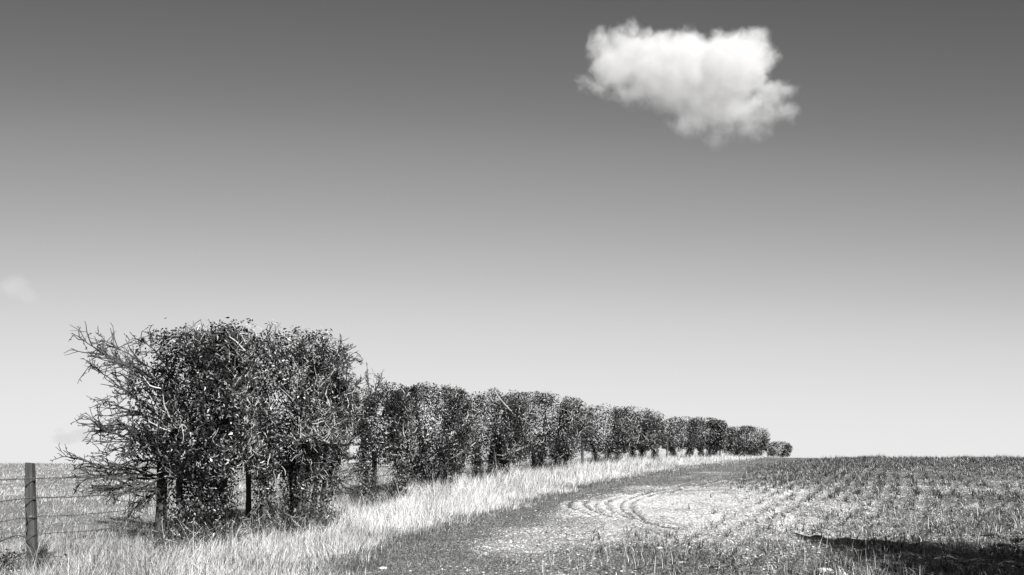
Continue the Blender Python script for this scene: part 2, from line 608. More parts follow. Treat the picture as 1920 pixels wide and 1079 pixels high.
def build_ground():
    rs = np.concatenate([np.linspace(0.5, 7, 14)[:-1], np.geomspace(7, 130, 720), np.geomspace(130, 4000, 40)[1:]])
    af = np.radians(np.arange(-36, 36.001, .11))
    ab = np.radians(np.arange(40, 320.1, 5))
    an = np.concatenate([af, ab])              # angle from +Y, clockwise
    nr, na = len(rs), len(an)
    X = (rs[:, None] * np.sin(an)[None]).ravel()
    Y = (rs[:, None] * np.cos(an)[None]).ravel()
    xy = np.c_[X, Y]
    Z = ground_h(xy)
    V = np.c_[X, Y, Z]
    i = np.arange(nr - 1)[:, None] * na + np.arange(na)[None]
    j = np.arange(nr - 1)[:, None] * na + (np.arange(na)[None] + 1) % na
    Q = np.stack([i, i + na, j + na, j], -1).reshape(-1, 4)
    ch, gr = chalk_map(xy), green_map(xy)
    cen = xy[Q].mean(1)
    e, f = EDGE(cen[:, 1]), FEDGE(cen[:, 1])
    reg = np.where(cen[:, 0] < e, 0, np.where(cen[:, 0] < f, 1, 2))
    for k, (nm, lab) in enumerate([('pasture', 'rough grass pasture'), ('farm_track', 'chalky farm track'), ('field', 'drilled cereal field')]):
        q = Q[reg == k]
        used, inv = np.unique(q, return_inverse=True)
        me = make_mesh(nm, V[used], inv.reshape(-1, 4), None, [M_GROUND], {'chalk': ch[used], 'green': gr[used]}, True)
        o = link(nm, me)
        tag(o, kind='structure')


build_ground()


# =================================================================== grass
def blades(name, xy, hgt, wid, lean, shade, mat, kind='stuff', seg=3, yaw=None, lean_dir=None, sink=.01):
    n = len(xy)
    z = ground_h(xy) - sink
    yaw = rng.uniform(0, 2 * np.pi, n) if yaw is None else yaw
    ld = yaw + rng.normal(0, .5, n) if lean_dir is None else lean_dir
    root = np.c_[xy, z]
    side = np.c_[-np.sin(yaw), np.cos(yaw), np.zeros(n)]
    lv = np.c_[np.cos(ld), np.sin(ld), np.zeros(n)]
    V = np.empty((n, 2 * seg + 1, 3))
    wob = rng.normal(0, .12, n)
    for s in range(seg + 1):
        t_ = s / seg
        th = lean * t_ * 1.25
        c = root + (np.sin(th * .6) * t_ * hgt)[:, None] * lv + np.c_[np.zeros(n), np.zeros(n), np.cos(th * .62) * t_ * hgt]
        c = c + side * (wob * hgt * t_ * t_)[:, None]
        if s < seg:
            w = wid * (1 - .75 * t_ ** 1.4) * .5
            V[:, 2 * s] = c - side * w[:, None]
            V[:, 2 * s + 1] = c + side * w[:, None]
        else:
            V[:, 2 * seg] = c
    b = np.arange(n)[:, None] * (2 * seg + 1)
    Q = np.concatenate([b + np.array([2 * s, 2 * s + 1, 2 * s + 3, 2 * s + 2]) for s in range(seg - 1)])
    T = b + np.array([2 * seg - 2, 2 * seg - 1, 2 * seg])
    me = make_mesh(name, V.reshape(-1, 3), Q, T, [mat], {'shade': np.repeat(shade, 2 * seg + 1)}, True)
    return me


def scatter(n, x0, x1, y0, y1, dens):
    """rejection sampling; dens(xy) in 0..1"""
    xy = np.c_[rng.uniform(x0, x1, n), rng.uniform(y0, y1, n)]
    return xy[rng.random(n) < dens(xy)]


def in_view(xy, m=.6):
    return (np.abs(xy[:, 0]) < xy[:, 1] * .66 + m)


def tuft_clump(xy, scale, seed):
    return fbm(xy * scale, seed, 3)


# --- long dry grass of the verge
def long_grass():
    parts = []
    bands = [(6.5, 14, 2100, .8), (14, 22, 1200, 1.0), (22, 34, 520, 1.4), (34, 55, 250, 1.9), (55, 100, 70, 3.2)]
    XY, SC_ = [], []
    for y0, y1, dn, sc_ in bands:
        xa = min(EDGE(y0), EDGE(y1)) - 7; xb = max(EDGE(y0), EDGE(y1)) + 1
        area = (xb - xa) * (y1 - y0)

        def dens(xy):
            x, y = xy[:, 0], xy[:, 1]
            e = EDGE(y) + (1.6 * (fbm(xy * 1.1, 61, 3) - .5) + .5 * (fbm(xy * 5, 62, 2) - .5)) * (1 if y0 < 30 else 2)
            hd = HEDGE(y)
            d = (1 - sstep(x, e - .45, e + .2)) * sstep(x, hd - 2.0, hd - .6)
            return d * in_view(xy) * np.clip(.35 + 1.3 * (tuft_clump(xy, 2.2, 5) - .3), .1, 1)
        q = scatter(int(area * dn), xa, xb, y0, y1, dens)
        XY.append(q); SC_.append(np.full(len(q), sc_))
    xy = np.concatenate(XY); sc_ = np.concatenate(SC_)
    n = len(xy)
    e = EDGE(xy[:, 1]); hd = HEDGE(xy[:, 1])
    rel = np.clip((e - xy[:, 0]) / np.maximum(e - hd, .6), 0, 1.5)     # 0 at track, 1 at hedge
    cl = tuft_clump(xy, .9, 77)
    cl2 = tuft_clump(xy, 2.4, 78)
    hgt = (.10 + .25 * sstep(rel, 0, .5)) * (.15 + 1.0 * cl + .65 * cl2) * rng.uniform(.45, 1.25, n) * (1 + .35 * sstep(xy[:, 1], 14, 24))
    tallst = rng.random(n) < .04
    hgt = np.where(tallst, hgt * 1.7 + .05, hgt)
    hgt *= 1 - .15 * sstep(xy[:, 1], 34, 60)
    foot = (1 - sstep(np.abs(xy[:, 0] - HEDGE(xy[:, 1]) + .1), .5, 1.3)) * (1 - sstep(xy[:, 1], 17, 22))
    hgt *= 1 - .5 * foot
    wid = rng.uniform(.004, .008, n) * sc_
    lean = np.abs(rng.normal(.6, .6, n)) + .1 + 1.1 * (fbm(xy * 1.1, 72, 2) > .58) * rng.random(n)
    ld = 9 * (fbm(xy * 1.6, 71, 2) - .5) + rng.normal(.2, .8, n)                      # leaning mostly to the right, with the wind
    low = hgt < .2
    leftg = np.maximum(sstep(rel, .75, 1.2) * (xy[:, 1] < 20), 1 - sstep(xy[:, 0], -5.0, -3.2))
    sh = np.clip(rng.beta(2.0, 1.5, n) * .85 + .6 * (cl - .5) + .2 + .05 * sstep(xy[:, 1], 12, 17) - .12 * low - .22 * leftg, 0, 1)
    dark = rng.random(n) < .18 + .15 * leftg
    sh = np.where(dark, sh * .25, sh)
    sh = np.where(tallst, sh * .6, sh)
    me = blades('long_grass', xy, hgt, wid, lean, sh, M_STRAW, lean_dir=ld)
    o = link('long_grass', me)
    tag(o, 'pale dry long grass of the verge between hedge and track', 'grass', kind='stuff')
    print('long grass', n)


long_grass()


def pasture_grass():
    XY, S = [], []
    for y0, y1, dn, s in [(7.5, 13, 900, 1), (13, 20, 420, 1.3), (20, 34, 150, 1.9), (34, 60, 40, 3), (60, 100, 10, 5)]:
        def dens(xy):
            x, y = xy[:, 0], xy[:, 1]
            return (x < HEDGE(y) - .5) * in_view(xy) * np.clip(.2 + 1.6 * (tuft_clump(xy, 1.1, 15) - .3), .05, 1)
        xa = -y1 * .66 - 1; xb = HEDGE(y1)
        XY.append(scatter(int((xb - xa) * (y1 - y0) * dn), xa, xb, y0, y1, dens)); S.append(np.full(len(XY[-1]), s))
    xy = np.concatenate(XY); s = np.concatenate(S); n = len(xy)
    cl = tuft_clump(xy, .6, 19)
    near = 1 - sstep(xy[:, 0] - HEDGE(xy[:, 1]), -2.6, -1.0)
    tall = (1 - sstep(xy[:, 1], 10.5, 13.0))
    hgt = (.05 + .08 * cl + .22 * tall * rng.uniform(.2, 1, n) + .12 * (1 - near) * (xy[:, 1] < 40)) * rng.uniform(.5, 1.3, n) * (1 + .12 * s)
    wid = rng.uniform(.004, .008, n) * s
    sh = np.clip(rng.beta(1.7, 1.6, n) * .9 + .5 * (cl - .5) + .2 - .2 * tall, 0, 1)
    me = blades('pasture_grass', xy, hgt, wid, np.abs(rng.normal(.5, .35, n)), sh, M_PASTURE, lean_dir=rng.normal(.3, 1.3, n))
    o = link('pasture_grass', me)
    tag(o, 'short rough grass of the open pasture behind the fence', 'grass', kind='stuff')
    print('pasture', n)


pasture_grass()


def cereal():
    # tufts along the drill rows
    T_, S = [], []
    for y0, y1, gap, keep, s in [(8, 16, .045, 1, 1.0), (16, 26, .055, 1, 1.2), (26, 42, .08, 1, 1.6), (42, 75, .12, 1, 2.2)]:
        xb = y1 * .66 + 1
        u = np.arange(-60, 60, ROW_GAP)
        w = np.arange(0, 110, gap)
        U, W_ = np.meshgrid(u, w)
        U = U.ravel() + rng.normal(0, .06 if y0 > 12 else .3, U.size); W_ = W_.ravel() + rng.uniform(-gap, gap, W_.size)
        xy = U[:, None] * ROW_N + W_[:, None] * ROW_DIR
        off = .25 * (fbm(xy * .15, 91, 2) - .5)
        xy = xy - off[:, None] * ROW_N
        x, y = xy[:, 0], xy[:, 1]
        k = (y > y0) & (y <= y1) & in_view(xy, 1) & (x > FEDGE(y) - 1.5)
        xy = xy[k]; x, y = xy[:, 0], xy[:, 1]
        b = gpt(1265, 945)
        q = xy - b[:2]
        bare = np.exp(-((q @ ROW_N) / 2.4) ** 2 - ((q @ ROW_DIR) / 4.4) ** 2)
        d = sstep(x - FEDGE(y), -1.2, 1.6) * np.clip(.42 + 3.4 * (fbm(xy * 1.1, 33, 3) - .44) + .75 * sstep(y, 17, 36), .1, 1) * (1 - bare)
        q = xy[rng.random(len(xy)) < d]
        T_.append(q); S.append(np.full(len(q), s))
    xy = np.concatenate(T_); s = np.concatenate(S)
    nb = 6
    n = len(xy) * nb
    s = np.repeat(s, nb)
    base = np.repeat(xy, nb, 0) + rng.normal(0, .018, (n, 2)) * s[:, None]
    vig = np.repeat(fbm(xy * 1.2, 37, 2), nb)
    hgt = rng.uniform(.05, .19, n) * (.35 + 1.3 * vig) * (1 + .9 * sstep(base[:, 1], 25, 60) * (-.1 + 2.6 * np.repeat(vnoise(xy * .8, 39) ** 2, nb)))
    wid = rng.uniform(.007, .014, n) * s
    lean = np.abs(rng.normal(1.15, .55, n))
    sh = np.clip(rng.beta(1.3, 1.7, n) + .2 * (rng.random(n) < .15) - .3 * (vig - .5), 0, 1)
    me = blades('cereal_crop', base, hgt, wid, lean, sh, M_CEREAL)
    o = link('cereal_crop', me)
    tag(o, 'dark young cereal crop growing in drilled rows on chalky soil', 'crop', kind='stuff')
    print('cereal', n)


cereal()


def track_grass():
    XY, S = [], []
    for y0, y1, dn, s in [(8, 13, 900, 1), (13, 20, 450, 1.3), (20, 34, 160, 1.9), (34, 90, 30, 3.2)]:
        def dens(xy):
            x, y = xy[:, 0], xy[:, 1]
            g = green_map(xy)
            right = sstep(x, FEDGE(y) - .8, FEDGE(y) + .6) * (y < 17)
            return (x > EDGE(y) - .2) * in_view(xy) * (x < FEDGE(y) + 3.5 + 20 * (y < 16)) * np.clip((g - .22) * 1.7 + .25 * right, .015, 1)
        xa = EDGE(y0) - .5; xb = min(FEDGE(y1) + 4, y1 * .66 + 1) if y1 > 16 else y1 * .66 + 1
        XY.append(scatter(int((xb - xa) * (y1 - y0) * dn), xa, xb, y0, y1, dens)); S.append(np.full(len(XY[-1]), s))
    xy = np.concatenate(XY); s = np.concatenate(S); n = len(xy)
    hgt = rng.uniform(.02, .07, n) * (1 + .3 * s)
    up = (rng.random(n) < .09) & (xy[:, 0] > FEDGE(xy[:, 1]) - 1.2) & (xy[:, 1] < 16)
    hgt = np.where(up, rng.uniform(.1, .26, n), hgt)
    edge = 1 - sstep(xy[:, 0] - EDGE(xy[:, 1]), 0, .5)
    hgt = hgt + edge * rng.uniform(.02, .12, n)
    wid = rng.uniform(.004, .008, n) * s
    sh = np.clip(rng.beta(1.4, 2.0, n) + .3 * up, 0, 1)
    me = blades('track_grass', xy, hgt, wid, np.abs(rng.normal(.6, .4, n)) * np.where(up, .5, 1.2), sh, M_WEED)
    o = link('track_grass', me)
    tag(o, 'thin short grass and weeds growing among the chalk of the track', 'grass', kind='stuff')
    print('track grass', n)


track_grass()

# =================================================================== stones
def stone_verts(nv, seed):
    r = np.random.default_rng(seed)
    import bmesh
    bm = bmesh.new()
    bmesh.ops.create_icosphere(bm, subdivisions=nv, radius=1)
    V = np.array([v_.co[:] for v_ in bm.verts]); F = np.array([[v_.index for v_ in f_.verts] for f_ in bm.faces])
    bm.free()
    n_ = vnoise(V * 1.3 + seed * 7.1, seed) * .5 + vnoise(V * 2.9 + seed, seed + 1) * .25
    V = V * (.65 + n_)[:, None] * np.array([1, .75, .5])
    return V, F


def stones():
    protos = [stone_verts(1, s) for s in range(8)]
    XY = []
    for y0, y1, dn in [(8, 13, 110), (13, 22, 60), (22, 40, 10)]:
        def dens(xy):
            x, y = xy[:, 0], xy[:, 1]
            return (x > EDGE(y) + .1) * in_view(xy) * np.clip(chalk_map(xy) * 1.3, .04, 1)
        xa = EDGE(y0); xb = y1 * .66
        XY.append(scatter(int((xb - xa) * (y1 - y0) * dn), xa, xb, y0, y1, dens))
    xy = np.concatenate(XY); n = len(xy)
    z = ground_h(xy)
    size = .006 + .021 * rng.random(n) ** 4 + .005 * sstep(xy[:, 1], 14, 30)
    yaw = rng.uniform(0, 6.28, n)
    kind = rng.integers(0, 8, n)
    g = Geo()
    for k in range(8):
        V, F = protos[k]
        m = kind == k
        c, s_ = np.cos(yaw[m]), np.sin(yaw[m])
        W_ = V[None] * size[m][:, None, None]
        x = W_[..., 0] * c[:, None] - W_[..., 1] * s_[:, None] + xy[m, 0][:, None]
        y = W_[..., 0] * s_[:, None] + W_[..., 1] * c[:, None] + xy[m, 1][:, None]
        zz = W_[..., 2] + (z[m] + size[m] * .05)[:, None]
        VV = np.stack([x, y, zz], -1).reshape(-1, 3)
        FF = (F[None] + (np.arange(m.sum()) * len(V))[:, None, None]).reshape(-1, 3)
        g.add(VV, None, FF)
    o = g.build('chalk_stones', M_FLINT)
    tag(o, 'small broken chalk and flint stones lying on track and field', 'stones', kind='stuff')
    print('stones', n)
    big = [(1548, 1076, .085, 'largest white flint, at the bottom edge of the field below the shadow'),
           (1690, 1071, .055, 'white flint in the dark grass at the near edge of the hedge shadow'),
           (1278, 1057, .045, 'small flat white flint among upright weeds beside the track'),
           (718, 1071, .04, 'white flint at the near edge of the long grass by the track'),
           (1236, 1028, .035, 'little white flint on the grassy rise left of the upright weeds')]
    for i, (px, py, s_, lab) in enumerate(big):
        p = gpt(px, py)
        V, F = stone_verts(3, 40 + i)
        V = V * np.array([1.25, 1, .9]) * s_
        g = Geo(); g.add(V, None, F)
        o = g.build('flint_stone', M_FLINT, None, (p[0], p[1], ground_h(p[None, :2])[0] + s_ * .12), True)
        tag(o, lab, 'stone', 'larger white flints')


stones()

# =================================================================== hedge bushes
class Env:
    """clipped crown: a squarish superellipsoid with lumps, local to the bush (x across the view, y in depth, turned by yaw)"""
    def __init__(s, c, a, b, z0, z1, yaw=0.0, n=2.8, seed=0, slope=0.0, rough=1.0, cone=False):
        s.cone = cone
        s.c, s.a, s.b, s.z0, s.z1, s.n, s.seed, s.slope, s.rough = np.array(c, float), a, b, z0, z1, n, seed, slope, rough
        s.cy, s.sy = math.cos(yaw), math.sin(yaw)

    def loc(s, p):
        q = p - s.c
        return np.stack([q[..., 0] * s.cy + q[..., 1] * s.sy, -q[..., 0] * s.sy + q[..., 1] * s.cy, q[..., 2]], -1)

    def glob(s, q):
        return np.stack([q[..., 0] * s.cy - q[..., 1] * s.sy, q[..., 0] * s.sy + q[..., 1] * s.cy, q[..., 2]], -1) + s.c

    def E(s, p):
        sh = p.shape[:-1]
        q = s.loc(p.reshape(-1, 3))
        zc, hz = (s.z0 + s.z1) / 2, (s.z1 - s.z0) / 2
        z = q[:, 2] - s.slope * q[:, 0]
        P3 = p.reshape(-1, 3)
        lump = 1 + s.rough * (-.34 + .34 * vnoise(P3 * 1.3 + 5, s.seed + 3) + .36 * vnoise(P3 * 3.6 + 9, s.seed + 8))
        if s.cone:
            return (np.hypot(q[:, 0], q[:, 1]) / s.a / np.clip(1 - (z - s.z0) / (s.z1 - s.z0), .015, 1) / lump * np.where(z < s.z0, 9, 1)).reshape(sh)
        lo = z < zc
        # fuller below the middle on ivy-clad bushes: tapers to the foot
        e = (np.abs(q[:, 0] / s.a) ** s.n + np.abs(q[:, 1] / s.b) ** s.n + np.abs((z - zc) / hz) ** np.where(lo, 2.7, s.n + 1.0)) ** (1 / s.n)
        return (e / lump).reshape(sh)


def walk(start, d, length, K, jit, up=0.0, droop=0.0, r=None):
    """start (N,3), d (N,3) unit, length (N,) -> polylines (N,K,3) that wander"""
    N = len(start)
    out = np.empty((N, K, 3)); out[:, 0] = start
    d = d.copy()
    st = (length / (K - 1))[:, None]
    for k in range(1, K):
        d = d + r.normal(0, jit, (N, 3)); d[:, 2] += up - droop * k / K
        d /= np.linalg.norm(d, axis=1, keepdims=True) + 1e-9
        out[:, k] = out[:, k - 1] + d * st * r.uniform(.7, 1.3, (N, 1))
    return out


def clip_poly(Pn, env, lim):
    e = env.E(Pn)
    bad = e > lim[:, None]
    bad[:, 0] = False
    first = np.where(bad.any(1), bad.argmax(1), Pn.shape[1])
    k = np.arange(Pn.shape[1])[None]
    idx = np.minimum(k, np.maximum(first - 1, 0)[:, None])
    keep = first >= 2
    return np.take_along_axis(Pn, idx[..., None], 1)[keep], keep


def spawn(par, pr, n, r, tlo=.2, thi=1.0):
    """points on parent polylines with their directions and radii"""
    i = r.integers(0, len(par), n)
    K = par.shape[1]
    t_ = r.uniform(tlo, thi, n) * (K - 1)
    k = np.minimum(t_.astype(int), K - 2); f = (t_ - k)[:, None]
    p = par[i, k] * (1 - f) + par[i, k + 1] * f
    d = par[i, k + 1] - par[i, k]
    ln = np.linalg.norm(d, axis=1, keepdims=True)
    bad = ln[:, 0] < 1e-6
    d = d / (ln + 1e-9)
    rr = pr[i, k]
    d[bad] = r.normal(0, .6, (bad.sum(), 3))
    return p, d, rr, i


def fan(d, r, spread, out=None, w=0.0):
    q = d + r.normal(0, spread, d.shape)
    if out is not None: q = q + out * w
    return q / (np.linalg.norm(q, axis=1, keepdims=True) + 1e-9)


def leaf_mesh(g, pos, nrm, size, shade, r, hang=.6):
    """folded ivy leaves: base, two shoulders, tip, with a crease"""
    n = len(pos)
    nrm = nrm / (np.linalg.norm(nrm, axis=1, keepdims=True) + 1e-9)
    tip = r.normal(0, .6, (n, 3)); tip[:, 2] -= hang
    tip -= (tip * nrm).sum(1, keepdims=True) * nrm
    tip /= np.linalg.norm(tip, axis=1, keepdims=True) + 1e-9
    sd = np.cross(nrm, tip)
    s = size[:, None]
    fold = r.uniform(.05, .4, (n, 1))
    b = pos - tip * s * .45
    t_ = pos + tip * s * .6
    l = pos - tip * s * .12 + sd * s * .28 + nrm * s * fold * .5
    rr = pos - tip * s * .12 - sd * s * .28 + nrm * s * fold * .5
    V = np.stack([b, l, t_, rr], 1).reshape(-1, 3)
    k = np.arange(n)[:, None] * 4
    T = np.concatenate([k + np.array([0, 2, 1]), k + np.array([0, 3, 2])])
    g.add(V, None, T, np.repeat(shade, 4))


def make_bush(base_px, d, x0, x1, top, bottom, label, depth=1.1, yaw=0.0, seed=0, stems=4, nl=60, n2=500, n3=2200, n4=3000,
              leaves=9000, leaf=.055, ivy=.6, slope=0.0, trunk_ivy=True, shaggy=.0, feats=None, base_xy=None, z_top=None, sun=.5, tscale=1.0, group='bushes of the clipped hawthorn hedge', nn=2.8, zlow=.2, rough=1.0, cone=False, kind='hawthorn_bush', cat='bush', foliage='ivy_leaves'):
    r = np.random.default_rng(1000 + seed)
    if base_xy is None:
        p0 = P(base_px, bottom, d)
        bxy = p0[:2]
        zt = P(base_px, top, d)[2]
        a = (x1 - x0) / 2 / FPX * d * 1.04
        cx = P((x0 + x1) / 2, top, d)[0]
    else:
        bxy = np.array(base_xy, float); zt = z_top; a = x1; cx = bxy[0]
    g0 = ground_h(np.array([bxy]), False)[0]
    H = zt - g0
    root = bpy.data.objects.new(kind, None)
    COL.objects.link(root)
    org = np.array([bxy[0], bxy[1], g0])
    root.location = org
    tag(root, label, cat, group)
    env = Env((cx - org[0], 0, 0), a, depth, zlow * H, H * 1.0, yaw, nn + .4, seed, slope, rough, cone)
    out_of = lambda p: (lambda q: q / (np.linalg.norm(q, axis=1, keepdims=True) + 1e-9))(p - np.array([cx - org[0], 0, H * .55]))
    fat = tscale
    # stems: gnarled trunk pieces rising from the ground and spreading
    K = 11
    sx = np.linspace(-.5, .5, stems) * min(a * .9, .9) + r.normal(0, .08, stems)
    st = np.c_[sx, r.normal(0, .16, stems), np.full(stems, -.12)]
    tgt = np.c_[(cx - org[0]) + (np.linspace(-.7, .7, stems) + r.normal(0, .15, stems)) * a, r.normal(0, .22 * depth, stems), H * r.uniform(.6, .85, stems)]
    tt = np.linspace(0, 1, K)[None, :, None]
    if yaw:
        for A2 in (st, tgt):
            A2[:, :2] = np.c_[A2[:, 0] * env.cy - A2[:, 1] * env.sy, A2[:, 0] * env.sy + A2[:, 1] * env.cy]
    S = st[:, None] * (1 - tt) + tgt[:, None] * tt
    S[..., :2] = st[:, None, :2] * (1 - tt ** 1.6) + tgt[:, None, :2] * tt ** 1.6
    if cone:
        S = np.array([0, 0, -.12]) * (1 - tt) + np.array([0, 0, H * .96]) * tt + np.zeros((stems, 1, 3))
    S[:, 1:] += np.cumsum(r.normal(0, .022, (stems, K - 1, 3)), 1)
    SR = (np.linspace(1, .3, K)[None] * r.uniform(.05, .085, stems)[:, None]) * (.8 + .2 * fat)
    SR[:, 0] *= 1.5; SR[:, 1] *= 1.15
    V, Q, A_ = tubes(S, SR, 8, r.uniform(.0, .2, stems))
    V = V + (vnoise(V * 14, seed) - .5)[:, None] * .03
    gt = Geo(); gt.add(V, Q, None, A_)
    gt.build('trunk', M_BARK, root, None, True)
    gb = Geo()
    # limbs
    p, dd, pr, _ = spawn(S, SR, nl, r, .22, 1.0)
    o_ = out_of(p)
    dd = fan(dd * .4, r, .45, o_, .8)
    Lm = walk(p, dd, r.uniform(.5, 1.25, nl) * max(a, .8) * .8, 9, .15, .04, r=r)
    Lm, kp = clip_poly(Lm, env, r.uniform(.88, .97, nl))
    LR = np.linspace(1, .4, 9)[None] * (r.uniform(.012, .026, nl)[kp] * fat)[:, None]
    V, Q, A_ = tubes(Lm, LR, 5, r.random(len(Lm)) ** 5 * .9); gb.add(V, Q, None, A_)
    # side limbs with explicit ends (long unclipped branches)
    free = []
    if feats:
        for (sx_, sy_, ex, ey, yo, rad) in feats:
            a0 = P(sx_, sy_, d) - org; b0 = P(ex, ey, d) - org
            a0[1] += yo * .3; b0[1] += yo
            sc_ = (d + yo) / d
            b0[0] = b0[0] + (b0[0] + org[0]) * (sc_ - 1); b0[2] = b0[2] + (b0[2] + org[2] - EYE) * (sc_ - 1)
            t1 = np.linspace(0, 1, 12)[:, None]
            c_ = a0 * (1 - t1) + b0 * t1
            c_[:, 2] += np.sin(t1[:, 0] * math.pi) * .12 * np.linalg.norm(b0 - a0) * r.uniform(-.5, .9)
            jitter = np.cumsum(r.normal(0, .018, (12, 3)), 0)
            c_ += jitter - jitter[-1] * t1
            free.append((c_, np.linspace(rad, .006, 12)))
        Fp = np.stack([f_[0] for f_ in free]); Fr = np.stack([f_[1] for f_ in free])
        gf = Geo(); V, Q, A_ = tubes(Fp, Fr, 6, r.uniform(.2, .6, len(Fp))); gf.add(V, Q, None, A_)
    # boughs
    p, dd, pr, _ = spawn(Lm, LR, n2, r, .1, 1.0)
    dd = fan(dd * .7, r, .55, out_of(p), .35)
    B = walk(p, dd, r.uniform(.25, .7, n2) * (.8 + .2 * fat), 7, .22, .02, r=r)
    B, kp = clip_poly(B, env, r.uniform(.90, .99, n2) + shaggy * r.random(n2) ** 3)
    BR = np.linspace(1, .5, 7)[None] * (r.uniform(.008, .016, n2)[kp] * fat)[:, None]
    V, Q, A_ = tubes(B, BR, 4, r.random(len(B)) ** 3.2); gb.add(V, Q, None, A_)
    # twigs, crooked
    p, dd, pr, _ = spawn(B, BR, n3, r, .1, 1.0)
    dd = fan(dd * .6, r, .7, out_of(p), .3)
    Tw = walk(p, dd, r.uniform(.12, .38, n3) * (.7 + .3 * fat), 5, .24, .0, r=r)
    Tw, kp = clip_poly(Tw, env, r.uniform(.92, 1.01, n3) + (.04 + shaggy * 1.4) * r.random(n3) ** 5 * 1.6)
    TR = np.linspace(1, .6, 5)[None] * (r.uniform(.0045, .0085, n3)[kp] * fat)[:, None]
    V, Q, A_ = tubes(Tw, TR, 3, r.random(len(Tw)) ** 1.7 * 1.2); gb.add(V, Q, None, A_)
    src, srr = Tw, TR
    if feats:
        # free-growing side shoots of the unclipped branches, without leaves
        m1, m2, m3 = len(Fp) * 17, len(Fp) * 60, len(Fp) * 120
        Fr *= 1.25
        p, dd, pr, i_ = spawn(Fp, Fr, m1, r, .12, .97)
        dd = fan(dd, r, .42)
        f1 = walk(p, dd, r.uniform(.18, .62, m1) * np.clip(pr / .013, .3, 1), 7, .19, .0, r=r); r1 = np.linspace(1, .4, 7)[None] * np.minimum(r.uniform(.009, .014, m1), pr)[:, None]
        V, Q, A_ = tubes(f1, r1, 4, r.uniform(.1, .8, m1)); gf.add(V, Q, None, A_)
        p, dd, pr, i_ = spawn(f1, r1, m2, r, .1, 1)
        dd = fan(dd, r, .6)
        f2 = walk(p, dd, r.uniform(.06, .26, m2), 5, .26, r=r); r2 = np.linspace(1, .45, 5)[None] * r.uniform(.0065, .0100, m2)[:, None]
        V, Q, A_ = tubes(f2, r2, 3, r.uniform(0, .8, m2)); gf.add(V, Q, None, A_)
        p, dd, pr, i_ = spawn(np.concatenate([f2]), r2, m3, r, .1, 1)
        dd = fan(dd * .4, r, .8)
        f3 = walk(p, dd, r.uniform(.02, .06, m3), 3, .2, r=r); r3 = np.array([1, .9, .7])[None] * r.uniform(.0055, .008, m3)[:, None]
        V, Q, A_ = tubes(f3, r3, 3, r.uniform(0, .8, m3)); gf.add(V, Q, None, A_)
        gf.build('bare_branches', M_DARKTWIG, root)
    if n4:
        p, dd, pr, _ = spawn(src, srr, n4, r, .1, 1)
        dd = fan(dd * .4, r, .8)
        f3 = walk(p, dd, r.uniform(.03, .09, n4), 3, .25, r=r); r3 = np.array([1, .9, .6])[None] * r.uniform(.003, .005, n4)[:, None] * fat
        V, Q, A_ = tubes(f3, r3, 3, r.random(n4) ** 1.7 * 1.2); gb.add(V, Q, None, A_)
    gb.build('branches', M_TWIG, root)
    # leaves: a clipped shell of ivy in clumps, darker mass inside, and ivy up the trunk
    gl = Geo()
    tot, need = 0, leaves
    got = []
    while tot < need:
        q = r.uniform(-1.08, 1.08, (need * 3, 3))
        q = np.c_[q[:, 0] * a, q[:, 1] * depth, (env.z0 + env.z1) / 2 + q[:, 2] * (env.z1 - env.z0) / 2 + slope * q[:, 0] * a]
        pw = env.glob(q)
        e = env.E(pw)
        cl = fbm(pw * 2.6 + 11, seed + 50, 3)
        cover = np.clip((cl - (.70 - ivy * .35)) * 9, 0, 1)
        pr_ = np.where(e < 1.0, np.where(e > .74, 1.0 * cover + .01, np.where(e > .5, .55, .12)), 0)
        pw = pw[r.random(len(pw)) < pr_]
        got.append(pw); tot += len(pw)
    pw = np.concatenate(got)[:need]
    nr_ = out_of(pw) + r.normal(0, .55, pw.shape) + np.array([0, 0, .25])
    tone = np.clip((fbm(pw * 1.9 + 31, seed + 70, 3) - .36) * 3.8, .10, 1.0) * (.5 if seed in (9, 10, 11, 12) else .8 if 3 <= seed < 9 else 1)
    sh = np.clip(r.beta(.9, 1.3, len(pw)) * 1.15 * tone, 0, 1)
    leaf_mesh(gl, pw, nr_, leaf * r.uniform(.5, 1.25, len(pw)), sh, r)
    if trunk_ivy:
        m = int(leaves * .42)
        i = r.integers(0, stems, m); t_ = r.uniform(0, .55, m) * (K - 1); k = t_.astype(int); f = (t_ - k)[:, None]
        c_ = S[i, k] * (1 - f) + S[i, k + 1] * f
        dr = r.normal(0, 1, (m, 3)); dr[:, 2] *= .3; dr /= np.linalg.norm(dr, axis=1, keepdims=True)
        rad = .06 + .20 * r.random(m) ** .6 * (.6 + .8 * vnoise(c_ * 2.5, seed + 9))
        leaf_mesh(gl, c_ + dr * rad[:, None], dr + r.normal(0, .4, dr.shape), leaf * r.uniform(.5, 1.1, m), np.clip(r.beta(1.3, 3, m), 0, 1), r)
        # suckers and dead stems round the foot
        ms = int(60 * stems)
        i = r.integers(0, stems, ms)
        p = S[i, 0] + np.c_[r.normal(0, .22, (ms, 2)), np.full(ms, .05)]
        dd = np.c_[r.normal(0, .3, (ms, 2)), np.ones(ms)]; dd /= np.linalg.norm(dd, axis=1, keepdims=True)
        su = walk(p, dd, r.uniform(.2, .7, ms), 7, .2, r=r)
        g2 = Geo(); V, Q, A_ = tubes(su, np.linspace(1, .4, 7)[None] * r.uniform(.004, .010, ms)[:, None], 4, r.random(ms) ** 2); g2.add(V, Q, None, A_)
        p, dd, pr, _ = spawn(su, np.full((ms, 7), .006), ms * 5, r)
        s2 = walk(p, fan(dd, r, .7), r.uniform(.05, .22, ms * 5), 4, .35, r=r)
